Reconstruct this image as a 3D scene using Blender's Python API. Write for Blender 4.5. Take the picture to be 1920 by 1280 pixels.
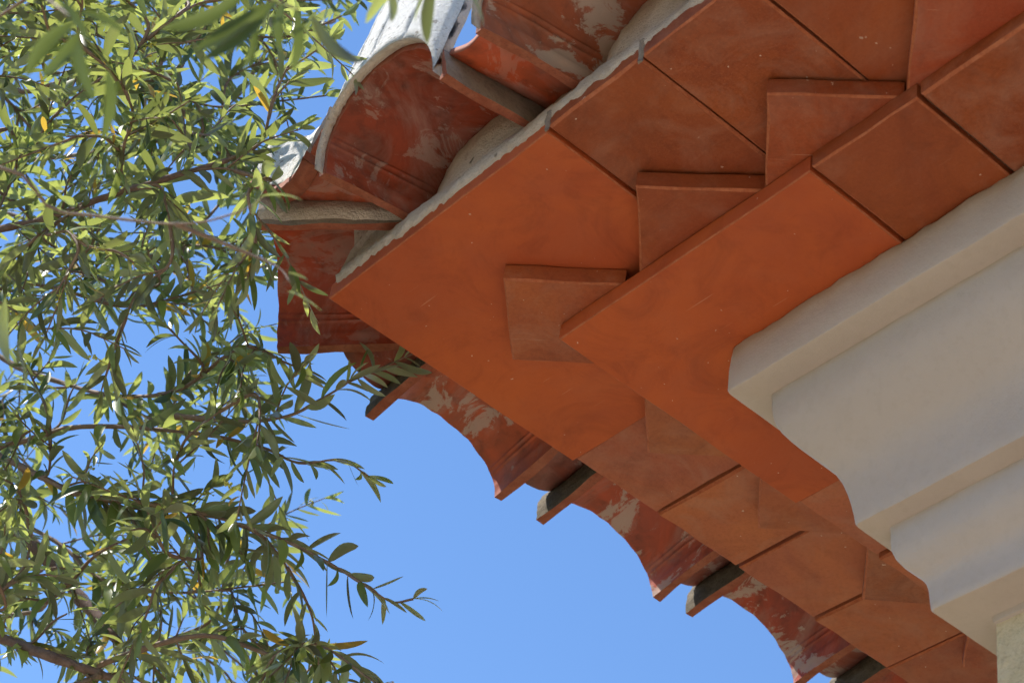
import bpy, bmesh, math, random
import numpy as np
from mathutils import Matrix, Vector, Quaternion, noise

# ------------------------------------------------------------------ scene, camera, sky, sun, exposure
for o in list(bpy.data.objects):
    bpy.data.objects.remove(o)
SC = bpy.context.scene
COL = SC.collection
rnd = random.Random(11)

cam_data = bpy.data.cameras.new('camera')
cam = bpy.data.objects.new('camera', cam_data)
COL.objects.link(cam)
CAM_POS = Vector((1.52848, -1.10989, 1.60181))
RIGHT = Vector((0.650697, 0.748352, 0.128697))
DOWN = Vector((-0.443531, 0.512144, -0.735520))
FWD = Vector((-0.616339, 0.421520, 0.665167))
cam.matrix_world = Matrix(((RIGHT.x, -DOWN.x, -FWD.x, CAM_POS.x),
                           (RIGHT.y, -DOWN.y, -FWD.y, CAM_POS.y),
                           (RIGHT.z, -DOWN.z, -FWD.z, CAM_POS.z),
                           (0, 0, 0, 1)))
cam_data.sensor_width = 36.0
cam_data.lens = 4047.93 / 1920 * 36.0
cam_data.clip_start = 0.05
cam_data.clip_end = 2000
cam_data.dof.use_dof = True
cam_data.dof.focus_distance = 2.62
cam_data.dof.aperture_fstop = 9.0
SC.camera = cam

SUN_EL, SUN_AZ_VEC = math.radians(57), Vector((-0.58, -0.60))      # horizontal direction towards the sun
az = math.atan2(SUN_AZ_VEC.x, SUN_AZ_VEC.y)                          # from +Y, clockwise
world = bpy.data.worlds.new('World')
SC.world = world
world.use_nodes = True
wn = world.node_tree
bg = wn.nodes['Background']
sky = wn.nodes.new('ShaderNodeTexSky')
sky.sky_type = 'NISHITA'
sky.sun_disc = False
sky.sun_elevation = SUN_EL
sky.sun_rotation = az
sky.altitude = 0.0
sky.air_density = 0.8
sky.dust_density = 0.0
sky.ozone_density = 2.6
hsv = wn.nodes.new('ShaderNodeHueSaturation')          # clear, deep blue day
hsv.inputs['Saturation'].default_value = 1.10
wn.links.new(sky.outputs[0], hsv.inputs['Color'])
wn.links.new(hsv.outputs[0], bg.inputs[0])
bg.inputs[1].default_value = 0.138

sun_data = bpy.data.lights.new('sun', 'SUN')
sun_data.energy = 4.0
sun_data.angle = math.radians(0.5)
sun_data.color = (1.0, 0.95, 0.87)
sun = bpy.data.objects.new('sun', sun_data)
COL.objects.link(sun)
sd = Vector((math.sin(az) * math.cos(SUN_EL), math.cos(az) * math.cos(SUN_EL), math.sin(SUN_EL)))
sun.rotation_euler = (-sd).to_track_quat('-Z', 'Y').to_euler()

SC.view_settings.view_transform = 'Standard'
SC.view_settings.look = 'None'
SC.view_settings.gamma = 1.0
SC.view_settings.use_curve_mapping = False
SC.view_settings.exposure = 1.02
SC.render.engine = 'CYCLES'
SC.cycles.max_bounces = 6
SC.cycles.diffuse_bounces = 3
SC.cycles.transmission_bounces = 3
SC.cycles.glossy_bounces = 1
SC.cycles.caustics_reflective = False
SC.cycles.use_denoising = True
SC.cycles.adaptive_threshold = 0.03

# ------------------------------------------------------------------ materials
def new_mat(name):
    m = bpy.data.materials.new(name)
    m.use_nodes = True
    nt = m.node_tree
    return m, nt, nt.nodes['Principled BSDF'], nt.nodes['Material Output']

class NB:
    """small helper to wire nodes"""
    def __init__(s, nt):
        s.nt = nt
    def node(s, t, **kw):
        n = s.nt.nodes.new(t)
        for k, v in kw.items():
            setattr(n, k, v)
        return n
    def link(s, a, b):
        s.nt.links.new(a, b)
    def coords(s, scale=(1, 1, 1), per_object=True):
        tc = s.node('ShaderNodeTexCoord')
        src = tc.outputs['Object']
        if per_object:
            oi = s.node('ShaderNodeObjectInfo')
            mul = s.node('ShaderNodeMath', operation='MULTIPLY')
            mul.inputs[1].default_value = 37.0
            s.link(oi.outputs['Random'], mul.inputs[0])
            add = s.node('ShaderNodeVectorMath', operation='ADD')
            s.link(src, add.inputs[0])
            s.link(mul.outputs[0], add.inputs[1])
            src = add.outputs[0]
        mp = s.node('ShaderNodeMapping')
        mp.inputs['Scale'].default_value = scale
        s.link(src, mp.inputs[0])
        return mp.outputs[0]
    def noise(s, vec, scale, detail=4, rough=.55, dist=0.0):
        n = s.node('ShaderNodeTexNoise')
        n.inputs['Scale'].default_value = scale
        n.inputs['Detail'].default_value = detail
        n.inputs['Roughness'].default_value = rough
        n.inputs['Distortion'].default_value = dist
        s.link(vec, n.inputs['Vector'])
        return n.outputs['Fac']
    def ramp(s, fac, p0, p1, c0=(0, 0, 0, 1), c1=(1, 1, 1, 1)):
        r = s.node('ShaderNodeValToRGB')
        r.color_ramp.elements[0].position = p0
        r.color_ramp.elements[1].position = p1
        r.color_ramp.elements[0].color = c0
        r.color_ramp.elements[1].color = c1
        s.link(fac, r.inputs[0])
        return r.outputs[0]
    def mix(s, fac, a, b, blend='MIX'):
        m = s.node('ShaderNodeMix', data_type='RGBA', blend_type=blend)
        for sock, v in ((m.inputs[0], fac), (m.inputs[6], a), (m.inputs[7], b)):
            if isinstance(v, (tuple, float, int)):
                sock.default_value = v
            else:
                s.link(v, sock)
        return m.outputs[2]
    def mul(s, a, k):
        m = s.node('ShaderNodeMath', operation='MULTIPLY')
        s.link(a, m.inputs[0])
        if isinstance(k, (int, float)):
            m.inputs[1].default_value = k
        else:
            s.link(k, m.inputs[1])
        return m.outputs[0]
    def bump(s, h, strength, dist, bsdf, prev=None):
        b = s.node('ShaderNodeBump')
        b.inputs['Strength'].default_value = strength
        b.inputs['Distance'].default_value = dist
        s.link(h, b.inputs['Height'])
        if prev is not None:
            s.link(prev, b.inputs['Normal'])
        s.link(b.outputs[0], bsdf.inputs['Normal'])
        return b.outputs[0]

def terracotta_tile():
    m, nt, p, out = new_mat('flat_terracotta')
    n = NB(nt)
    v = n.coords()
    oi = n.node('ShaderNodeObjectInfo')
    big = n.noise(v, 7, 5, .6, .5)
    col = n.mix(n.ramp(big, .42, .68), oi.outputs['Color'], n.mix(1.0, oi.outputs['Color'], (1.20, 1.30, 1.05, 1), 'MULTIPLY'))
    fine = n.noise(v, 200, 3, .7)
    col = n.mix(n.mul(n.ramp(fine, .45, .70), n.mul(oi.outputs['Alpha'], .45)), col, n.mix(1.0, col, (.55, .5, .5, 1), 'MULTIPLY'))
    # lime bloom: cloudy pale haze, and dragged streaks
    vs = n.coords((1, 1, 1))
    bloom = n.ramp(n.noise(vs, 11, 5, .68, .9), .46, .74)
    sepa = n.node('ShaderNodeSeparateColor')
    n.link(oi.outputs['Color'], sepa.inputs[0])
    col = n.mix(n.mul(n.mul(bloom, oi.outputs['Alpha']), .55), col, (.38, .20, .14, 1))
    streak = n.ramp(n.noise(n.coords((1, 9, 1)), 16, 5, .7, .6), .58, .78)
    col = n.mix(n.mul(n.mul(streak, oi.outputs['Alpha']), .22), col, (.45, .21, .13, 1))
    grit = n.ramp(n.noise(v, 420, 2, .6), .52, .66)
    col = n.mix(n.mul(n.mul(grit, oi.outputs['Alpha']), .16), col, (.46, .17, .08, 1))
    smudge = n.ramp(n.noise(v, 10, 6, .7, 1.2), .50, .72)
    col = n.mix(n.mul(smudge, .5), col, n.mix(1.0, col, (.50, .42, .42, 1), 'MULTIPLY'))
    scratch = n.ramp(n.noise(n.coords((1.2, 30, 1)), 9, 2, .4, .15), .735, .75)
    gate = n.ramp(n.noise(v, 8, 2, .5), .50, .58)
    col = n.mix(n.mul(n.mul(scratch, gate), .35), col, (.58, .33, .22, 1))
    spatter = n.ramp(n.noise(v, 70, 2, .6), .765, .785)
    col = n.mix(n.mul(spatter, .7), col, (.55, .40, .32, 1))
    specks = n.ramp(n.noise(v, 150, 1, .4), .80, .815)
    col = n.mix(n.mul(specks, .8), col, (.62, .45, .36, 1))
    n.link(col, p.inputs['Base Color'])
    rr = n.node('ShaderNodeMapRange')
    rr.inputs[3].default_value = .48
    rr.inputs[4].default_value = .78
    n.link(big, rr.inputs[0])
    n.link(rr.outputs[0], p.inputs['Roughness'])
    p.inputs['Specular IOR Level'].default_value = .35
    n.bump(n.noise(v, 60, 4, .8), .3, .0016, p)
    return m

def roof_clay(name, lime_amt=.75):
    """glossy-worn clay on the hollow side of the barrel tiles"""
    m, nt, p, out = new_mat(name)
    n = NB(nt)
    v = n.coords()
    oi = n.node('ShaderNodeObjectInfo')
    big = n.noise(v, 14, 5, .6, .8)
    col = n.mix(n.ramp(big, .34, .66), oi.outputs['Color'], n.mix(1.0, oi.outputs['Color'], (1.9, 1.45, 1.1, 1), 'MULTIPLY'))
    dark = n.ramp(n.noise(v, 31, 6, .65, .4), .52, .70)
    col = n.mix(n.mul(dark, .55), col, (.055, .018, .012, 1))
    haze = n.ramp(n.noise(n.coords((1, .55, 1)), 11, 5, .7, 1.6), .47, .72)
    col = n.mix(n.mul(haze, .55), col, (.36, .20, .16, 1))
    peel = n.ramp(n.noise(n.coords((1, .6, 1)), 19, 7, .72, .7), .54, .575)
    col = n.mix(n.mul(n.mul(peel, oi.outputs['Alpha']), lime_amt), col, (.44, .37, .31, 1))
    n.link(col, p.inputs['Base Color'])
    p.inputs['Roughness'].default_value = .6
    p.inputs['Specular IOR Level'].default_value = .35
    n.bump(n.noise(v, 80, 4, .75), .35, .0015, p)
    return m

def rough_mat(name, c0, c1, c2, s_big=12, s_fine=120, rough=.9, bump_d=.003, spots=None):
    m, nt, p, out = new_mat(name)
    n = NB(nt)
    v = n.coords(per_object=False)
    col = n.mix(n.ramp(n.noise(v, s_big, 4, .65, .5), .35, .68), c0, c1)
    col = n.mix(n.mul(n.ramp(n.noise(v, s_fine, 3, .7), .5, .72), .6), col, c2)
    if spots:
        col = n.mix(n.ramp(n.noise(v, spots[0], 3, .6), spots[1], spots[1] + .03), col, spots[2])
    n.link(col, p.inputs['Base Color'])
    p.inputs['Roughness'].default_value = rough
    p.inputs['Specular IOR Level'].default_value = .25
    n.bump(n.noise(v, s_fine * .7, 4, .8), .7, bump_d * .8, p)
    return m

M_TILE = terracotta_tile()
M_EDGE = rough_mat('worn_clay_edge', (.35, .09, .035, 1), (.43, .14, .066, 1), (.22, .055, .026, 1), 60, 260, .85, .001)
M_CLAY = roof_clay('barrel_tile_clay')
M_RIM = rough_mat('broken_clay_edge', (.24, .062, .032, 1), (.33, .115, .066, 1), (.15, .05, .035, 1), 40, 200, .8, .0015)
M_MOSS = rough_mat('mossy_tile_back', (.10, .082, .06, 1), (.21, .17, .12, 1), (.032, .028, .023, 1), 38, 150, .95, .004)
M_MORTAR = rough_mat('lime_mortar', (.55, .455, .38, 1), (.44, .36, .30, 1), (.36, .29, .24, 1), 18, 90, .92, .012,
                     spots=(24, .69, (.13, .10, .075, 1)))
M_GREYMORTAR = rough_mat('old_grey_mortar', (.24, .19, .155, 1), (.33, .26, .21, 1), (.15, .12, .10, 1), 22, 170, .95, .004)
M_LIME = rough_mat('weathered_limewash', (.74, .72, .68, 1), (.66, .64, .61, 1), (.40, .37, .34, 1), 14, 240, .9, .014,
                   spots=(95, .63, (.34, .31, .28, 1)))
M_CORNICE = rough_mat('painted_cornice', (.47, .385, .33, 1), (.445, .362, .308, 1), (.425, .345, .29, 1), 6, 70, .5, .0025)
M_WALL = rough_mat('sand_stucco', (.58, .45, .27, 1), (.66, .52, .33, 1), (.36, .27, .16, 1), 40, 160, .95, .010)
M_DARKJOINT = rough_mat('dark_joint_mortar', (.16, .09, .06, 1), (.22, .12, .08, 1), (.10, .06, .045, 1), 25, 160, .95, .003)  # dark red-brown mortar of the tile joints
M_BOUNCE_PAVING = rough_mat('pale_bounce_paving', (.60, .53, .45, 1), (.55, .48, .41, 1), (.50, .44, .37, 1), 3, 30, .9, .004)  # pale tone for the added sheet that throws light upwards
M_GROUND = rough_mat('dark_ground', (.17, .14, .085, 1), (.13, .13, .06, 1), (.20, .16, .10, 1), .8, 12, .95, .02)
M_BARK = rough_mat('olive_bark', (.15, .092, .07, 1), (.22, .145, .115, 1), (.09, .06, .048, 1), 40, 160, .9, .004)
M_TWIG = rough_mat('young_twig', (.19, .115, .08, 1), (.25, .175, .115, 1), (.14, .09, .07, 1), 60, 220, .7, .001)
M_BUD = rough_mat('flower_bud', (.42, .42, .07, 1), (.50, .46, .12, 1), (.36, .40, .06, 1), 60, 200, .6, .0005)

def leaf_material():
    m, nt, p, out = new_mat('olive_leaf')
    n = NB(nt)
    at = n.node('ShaderNodeAttribute', attribute_name='leaf_tint')
    oi = n.node('ShaderNodeObjectInfo')
    geo = n.node('ShaderNodeNewGeometry')
    top = n.mix(at.outputs['Fac'], (.045, .085, .028, 1), (.12, .17, .05, 1))
    under = n.mix(at.outputs['Fac'], (.16, .155, .095, 1), (.34, .33, .22, 1))
    col = n.mix(geo.outputs['Backfacing'], top, under)
    sub = n.node('ShaderNodeMath', operation='SUBTRACT', use_clamp=True)
    sub.inputs[1].default_value = 1.0
    n.link(at.outputs['Fac'], sub.inputs[0])
    col = n.mix(sub.outputs[0], col, (.42, .24, .04, 1))
    vn = n.noise(n.coords(per_object=False), 45, 3, .6)
    col = n.mix(n.mul(n.ramp(vn, .45, .7), .35), col, n.mix(1.0, col, (.55, .5, .45, 1), 'MULTIPLY'))
    n.link(col, p.inputs['Base Color'])
    p.inputs['Roughness'].default_value = .33
    p.inputs['Specular IOR Level'].default_value = .6
    tr = n.node('ShaderNodeBsdfTranslucent')
    tc = n.mix(at.outputs['Fac'], (.075, .10, .022, 1), (.50, .57, .12, 1))
    tc = n.mix(sub.outputs[0], tc, (.62, .40, .05, 1))
    n.link(tc, tr.inputs['Color'])
    mx = n.node('ShaderNodeMixShader')
    mx.inputs[0].default_value = .5
    n.link(p.outputs[0], mx.inputs[1])
    n.link(tr.outputs[0], mx.inputs[2])
    n.link(mx.outputs[0], out.inputs['Surface'])
    return m
M_LEAF = leaf_material()

# ------------------------------------------------------------------ helpers
U = 0.15            # one small tile is 15 cm wide; the eaves are laid out in tile widths
EAVE_Z = 3.3        # underside of the lower tile course above the ground
def w(x, y, z):
    return Vector((x * U, y * U, EAVE_Z + z * U))

def mesh_obj(name, verts, faces, mats, parent=None, smooth=False, fmat=None, loc=None):
    me = bpy.data.meshes.new(name)
    me.from_pydata([tuple(v) for v in verts], [], faces)
    for m in (mats if isinstance(mats, (list, tuple)) else [mats]):
        me.materials.append(m)
    if fmat is not None:
        me.polygons.foreach_set('material_index', fmat)
    if smooth:
        me.polygons.foreach_set('use_smooth', [True] * len(me.polygons))
    me.update()
    return link(name, me, parent, loc)

def link(name, me, parent=None, loc=None):
    o = bpy.data.objects.new(name, me)
    COL.objects.link(o)
    if parent is not None:
        o.parent = parent
    if loc is not None:
        o.location = loc
    return o

def tag(o, label=None, cat=None, kind=None, group=None):
    for k, v in (('label', label), ('category', cat), ('kind', kind), ('group', group)):
        if v:
            o[k] = v
    return o

def bevel_box(name, sx, sy, sz, bev):
    """box with chamfered edges, centred on the origin"""
    bm = bmesh.new()
    bmesh.ops.create_cube(bm, size=1.0)
    for v in bm.verts:
        v.co = Vector((v.co.x * sx, v.co.y * sy, v.co.z * sz))
    bmesh.ops.bevel(bm, geom=bm.edges[:], offset=bev, segments=1, affect='EDGES', profile=.5)
    me = bpy.data.meshes.new(name)
    bm.to_mesh(me)
    bm.free()
    return me

def box_mesh_obj(name, x0, x1, y0, y1, z0, z1, mat, parent):
    vs = [w(x, y, z) for z in (z0, z1) for y in (y0, y1) for x in (x0, x1)]
    fs = [(0, 2, 3, 1), (4, 5, 7, 6), (0, 1, 5, 4), (2, 6, 7, 3), (0, 4, 6, 2), (1, 3, 7, 5)]
    return mesh_obj(name, vs, fs, mat, parent)

def nz(v, s, k=0.0):
    return noise.noise(Vector((v[0] * s + k, v[1] * s - k, v[2] * s + 2 * k)))

# ------------------------------------------------------------------ the ground
g = mesh_obj('ground', [(-300, -300, 0), (300, -300, 0), (300, 300, 0), (-300, 300, 0)], [(0, 1, 2, 3)], M_GROUND)  # added out of view, dark to keep low side light off the cornice
tag(g, 'unseen ground, added dark so that light reaches the eaves from below', 'ground', 'structure')

te = mesh_obj('bounce_paving', [(-1.5, -2.2, .004), (4.0, -2.2, .004), (4.0, .8, .004), (-1.5, .8, .004)], [(0, 1, 2, 3)], M_BOUNCE_PAVING)  # added out of view to light the eaves from below
tag(te, 'pale sheet of paving added out of view to bounce light onto the eaves', 'bounce_paving', 'structure')

# ------------------------------------------------------------------ the house
LEN = 26.0                     # length of each eaves built, in tile widths
house = bpy.data.objects.new('house', None)
COL.objects.link(house)
tag(house, 'house corner with terracotta tiled eaves, pale moulded cornice and sandy stucco wall', 'house')

# wall, one L-shaped mass to the ground
OW = 2.345
box_mesh_obj('wall', OW, LEN, OW, LEN, -EAVE_Z / U, -2.40, M_WALL, house)

# cornice: profile swept round the corner (offset from lower tile edge, height)
prof = [(1.40, .02), (.955, .02), (.935, -.02), (.932, -.10), (.938, -.25), (.940, -.44), (.948, -.458), (.965, -.465), (1.10, -.470), (1.175, -.474),
        (1.182, -.52), (1.186, -.60), (1.196, -.68), (1.215, -.75), (1.245, -.82), (1.29, -.89), (1.345, -.965), (1.41, -1.04), (1.475, -1.11),
        (1.53, -1.185), (1.57, -1.27), (1.597, -1.37), (1.615, -1.47), (1.63, -1.57), (1.640, -1.645), (1.648, -1.660), (1.70, -1.668), (1.812, -1.676),
        (1.816, -1.72), (1.817, -1.80), (1.824, -1.87), (1.845, -1.935), (1.885, -2.00), (1.935, -2.05), (1.975, -2.095), (1.995, -2.14), (2.008, -2.20), (2.018, -2.30),
        (2.022, -2.355), (2.032, -2.368), (2.10, -2.374), (2.19, -2.380), (2.30, -2.386), (2.315, -2.392), (2.322, -2.44), (2.36, -2.455), (2.60, -2.455)]
def cornice():
    path = []
    s = LEN - 2.6
    k = 0.0
    xs = []
    while k < s:
        xs.append(k)
        k += .10 if k < 6 else .5
    xs.append(s)
    rows = []
    r = .045
    for q in reversed(xs):
        rows.append(('a', q))
    for j in range(1, 4):
        rows.append(('c', j / 4 * math.pi / 2))
    for q in xs:
        rows.append(('b', q))
    V, F = [], []
    for kind, q in rows:
        for i, (o, z) in enumerate(prof):
            if kind == 'a':
                P = Vector((o + r + q, o, z)); nn = Vector((0, -1, 0))
            elif kind == 'b':
                P = Vector((o, o + r + q, z)); nn = Vector((-1, 0, 0))
            else:
                a = q
                nn = Vector((-math.sin(a), -math.cos(a), 0))
                P = Vector((o + r, o + r, z)) + nn * r
            d = .010 * nz(P, 1.3) + .005 * nz(P, 5.0, 3)
            if i in (1, 2, 3):                         # trowelled bead where the render meets the tiles
                d += .050 * nz(P, 1.7, 7) + .028 * nz(P, 6.0, 9) + .014 * nz(P, 17.0, 9)
            P = P + nn * d
            P.z += .006 * nz(P, 2.2, 5)
            V.append(w(*P))
    n = len(prof)
    for a in range(len(rows) - 1):
        for b in range(n - 1):
            F.append((a * n + b, a * n + b + 1, (a + 1) * n + b + 1, (a + 1) * n + b))
    o = mesh_obj('cornice', V, F, M_CORNICE, house, smooth=True)
    me = o.data
    me.polygons.foreach_set('use_smooth', [True] * len(me.polygons))
    for e in me.edges:
        pass
    return o
corn = cornice()
bm = bmesh.new(); bm.from_mesh(corn.data)
for e in bm.edges:
    if len(e.link_faces) == 2 and e.calc_face_angle(0) > math.radians(38):
        e.smooth = False
bm.to_mesh(corn.data); bm.free()

# ---- the two flat courses and the saw-tooth course between them
CRN, TT, HD, H1 = 2.685, .163, .167, .346
OX, OY = 1.377, 1.334
TONES = [(.40, .080, .022), (.37, .075, .023), (.41, .088, .025), (.36, .070, .022), (.38, .082, .027), (.40, .078, .020)]
def place_tile(me, parent, x, y, z, rz, tone, dust, tilt=(0, 0)):
    o = link('tile', me, parent, w(x, y, z))
    o.rotation_euler = (tilt[0], tilt[1], rz)
    o.color = (*tone, dust)
    return o
gap = .011
def worn_tile(name, sx, sy, sz, bev, seed, nseg=4, jit=.004, edge=True):
    """flat tile with a slightly uneven outline and softened lower edge, centred on the origin"""
    r = random.Random(seed)
    out = []
    cs = [(-1, -1), (1, -1), (1, 1), (-1, 1)]
    for a in range(4):
        (x0, y0), (x1, y1) = cs[a], cs[(a + 1) % 4]
        for k in range(nseg):
            t = k / nseg
            d = r.uniform(-1, .4) * jit
            px, py = (x0 + (x1 - x0) * t) * sx / 2, (y0 + (y1 - y0) * t) * sy / 2
            out.append((px + (d if abs(x0 + x1) > 1 else 0) * x0, py + (d if abs(y0 + y1) > 1 else 0) * y0))
    n = len(out)
    V, F = [], []
    for z, ins in ((sz / 2, bev * .5), (sz / 2 - bev, 0), (-sz / 2 + bev, 0), (-sz / 2, bev)):
        for i, (x, y) in enumerate(out):
            b = ins * r.uniform(.6, 1.5)
            kx, ky = 1 - b / (sx / 2), 1 - b / (sy / 2)
            V.append((x * kx, y * ky, z))
    for l in range(3):
        for i in range(n):
            F.append((l * n + i, (l + 1) * n + i, (l + 1) * n + (i + 1) % n, l * n + (i + 1) % n))
    F.append(tuple(range(n)))
    F.append(tuple(reversed(range(3 * n, 4 * n))))
    me = bpy.data.meshes.new(name)
    me.from_pydata(V, [], F)
    me.materials.append(M_TILE)
    me.materials.append(M_EDGE)
    me.polygons.foreach_set('material_index', [1 if 2 * n <= q < 3 * n and edge else 0 for q in range(len(F))])
    me.update()
    return me
me_corner = worn_tile('corner_tile', CRN * U, CRN * U, TT * U, .009 * U, 3, 6, .0010)
me_flat = [worn_tile('flat_tile', (1 - gap - .004 * k) * U, CRN * U, (TT - .004) * U, (.014 + .006 * (k % 2)) * U, 20 + k, 4, .0013) for k in range(5)]
me_dent = [worn_tile('dentil_tile', .945 * U, .945 * U, .172 * U, .016 * U, 40 + k, 4, .0014) for k in range(4)]

def course(name, off_x, off_y, z0, seed, corner_tone, bed):
    rr = random.Random(seed)
    par = mesh_obj(name, *bed, M_DARKJOINT, house)
    place_tile(me_corner, par, -off_x + CRN / 2, -off_y + CRN / 2, z0 + TT / 2, 0, corner_tone, .12)
    i = 0
    while i < LEN - 5:
        for side in 'ab':
            tone = list(rr.choice(TONES))
            k = rr.uniform(.88, 1.08)
            if side == 'b':                                   # side row: browner, dustier clay, also lightened in place of lost bounce light
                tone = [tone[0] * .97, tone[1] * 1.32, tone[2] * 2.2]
            else:                                              # front row: darker, deeper red
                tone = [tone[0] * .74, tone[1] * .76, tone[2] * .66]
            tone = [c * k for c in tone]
            dust = rr.uniform(.35, .95) if side == 'a' else rr.uniform(.6, 1.0)
            me = rr.choice(me_flat)
            dz = z0 + TT / 2 + rr.uniform(.004, .030)
            if side == 'b' and i == 0:
                dz += .022                                     # laid a little high beside the corner tile
            jo = rr.uniform(-.012, .012)
            tl = (rr.uniform(-.002, .002), rr.uniform(-.008, .008))
            p = CRN + i + .5 + rr.uniform(-.006, .006)
            if side == 'a':
                place_tile(me, par, -off_x + p, -off_y + CRN / 2 + jo, dz, rr.uniform(-.004, .004), tone, dust, tl)
            else:
                place_tile(me, par, -off_x + CRN / 2 + jo, -off_y + p, dz, -math.pi / 2 + rr.uniform(-.004, .004), tone, dust, tl)
        i += 1
    return par

def lbed(o0, wd, z0, z1):
    """L-shaped bed of mortar behind the tile joints"""
    P = [(o0, o0), (LEN, o0), (LEN, o0 + wd), (o0 + wd, o0 + wd), (o0 + wd, LEN), (o0, LEN)]
    V = [w(x, y, z) for z in (z0, z1) for x, y in P]
    F = [(0, 5, 4, 3), (0, 3, 2, 1), (6, 7, 8, 9), (6, 9, 10, 11)] + [(i, (i + 1) % 6, 6 + (i + 1) % 6, 6 + i) for i in range(6)]
    return V, F
lower = course('lower_tile_course', 0, 0, 0, 3, (.40, .072, .019), lbed(.10, 2.5, .085, TT - .02))
upper = course('upper_tile_course', OX, OY, H1, 8, (.40, .074, .020), lbed(-OY + .10, 2.3, H1 + .09, H1 + TT + .05))

saw = mesh_obj('sawtooth_tile_course', *lbed(.14, 2.0, TT + .035, H1 - .004), M_DARKJOINT, house)
rr = random.Random(21)
DW, S2 = .952, 2 ** .5
place_tile(me_dent[0], saw, -.305 + DW / 2 / S2, -.305 + DW / 2 / S2, HD + .088, math.pi / 4, (.33, .078, .028), .8)
k = 0
while 1.524 + k * S2 * DW < LEN - 3:
    q = k * S2 * DW
    t1 = [c * rr.uniform(.66, .82) for c in rr.choice(TONES)]
    t2 = [c * rr.uniform(.85, 1.05) for c in (.32, .088, .040)]
    place_tile(rr.choice(me_dent), saw, 1.524 + q + rr.uniform(-.02, .02), -.630 + DW / S2, HD + .088, math.pi / 4 + rr.uniform(-.012, .012), t1, rr.uniform(.5, 1))
    place_tile(rr.choice(me_dent), saw, -.655 + DW / S2, 1.536 + q + rr.uniform(-.02, .02), HD + .088, math.pi / 4 + rr.uniform(-.012, .012), t2, rr.uniform(.6, 1))
    k += 1

# ---- barrel tiles of the eaves
HW, RH, TH = .78, .70, .085      # half width, rise, wall thickness
SL = .20                         # fall of the eaves tiles
def barrel_mesh(name, length, seed, back):
    """arched tile, axis +Y going inwards, front at y=0, feet at z=0; slots clay / rim / back"""
    base = sorted(set([0, 3, 7, 9, 11, 14] + [18 + .75 * q for q in range(17)] + list(range(34, 91, 4)) + [90]))
    angs = base + [180 - q for q in reversed(base[:-1])]
    NA, NL = len(angs) - 1, 12
    V, F, FM = [], [], []
    def ring(y, outer):
        out = []
        for i in range(NA + 1):
            a = math.radians(angs[i])
            deg = min(a, math.pi - a) * 180 / math.pi
            hw, rh = (HW, RH) if outer else (HW - TH, RH - TH)
            if not outer:                                     # pressed ribs along both feet
                for c, wd in ((21, .9), (26, .9), (9, 2)):
                    e = math.exp(-((deg - c) / wd) ** 2)
                    e *= min(1, .15 + y * 2.2)
                    hw -= .016 * e; rh -= .016 * e
            x, z = -hw * math.cos(a), rh * max(0, math.sin(a)) ** .86
            taper = 1 - .05 * y / length
            P = Vector((x * taper, y, z))
            d = .012 * nz(P, 1.6, seed) + (.018 * nz(P, 6, seed + 4) + .012 * nz(P, 17, seed) if outer else .003 * nz(P, 6, seed + 4))
            P.x += d; P.z += d
            if y == 0:
                P.y += .014 * nz(P, 9, seed) + .010 * nz(P, 3, seed)
            out.append(P)
        return out
    rows = [(0.0 if j == 0 else length * (j / NL)) for j in range(NL + 1)]
    idx = {}
    for outer in (0, 1):
        for j, y in enumerate(rows):
            for i, P in enumerate(ring(y, outer)):
                idx[outer, j, i] = len(V)
                V.append(P * U)
    for j in range(NL):
        for i in range(NA):
            F.append((idx[0, j, i], idx[0, j + 1, i], idx[0, j + 1, i + 1], idx[0, j, i + 1])); FM.append(0)
            F.append((idx[1, j, i], idx[1, j, i + 1], idx[1, j + 1, i + 1], idx[1, j + 1, i])); FM.append(2)
        for i in (0, NA):
            f = (idx[0, j, i], idx[1, j, i], idx[1, j + 1, i], idx[0, j + 1, i])
            F.append(f if i == 0 else f[::-1]); FM.append(1)
    for j in (0, NL):
        for i in range(NA):
            f = (idx[0, j, i], idx[0, j, i + 1], idx[1, j, i + 1], idx[1, j, i])
            F.append(f if j == 0 else f[::-1]); FM.append(1)
    me = bpy.data.meshes.new(name)
    me.from_pydata([tuple(v) for v in V], [], F)
    for m in (M_CLAY, M_RIM, back):
        me.materials.append(m)
    me.polygons.foreach_set('material_index', FM)
    me.polygons.foreach_set('use_smooth', [fm != 1 for fm in FM])
    me.update()
    bmm = bmesh.new(); bmm.from_mesh(me)
    for e in bmm.edges:
        if len(e.link_faces) == 2 and (e.link_faces[0].material_index != e.link_faces[1].material_index):
            e.smooth = False
    bmm.to_mesh(me); bmm.free()
    return me

roof = mesh_obj('roof', *(lambda: (
    [w(-.3, -.3, .56), w(LEN, -.3, .56), w(LEN, LEN, .56), w(-.3, LEN, .56), w(-.3, -.3, 1.22), w(LEN, -.3, 1.22), w(LEN, LEN, 6.5), w(-.3, LEN, 1.22)],
    [(0, 3, 2, 1), (4, 5, 6), (4, 6, 7), (0, 1, 5, 4), (0, 4, 7, 3), (1, 2, 6, 5), (2, 3, 7, 6)]))(), M_GREYMORTAR, house)

def frame(o, front, inward, slope):
    """place a tile: its own +Y runs along `inward` rising by slope"""
    y = Vector((inward[0], inward[1], slope)).normalized()
    x = Vector((y.y, -y.x, 0)).normalized()
    z = x.cross(y)
    M = Matrix((x, y, z)).transposed().to_4x4()
    M.translation = w(*front)
    o.matrix_world = M
    return M

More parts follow.
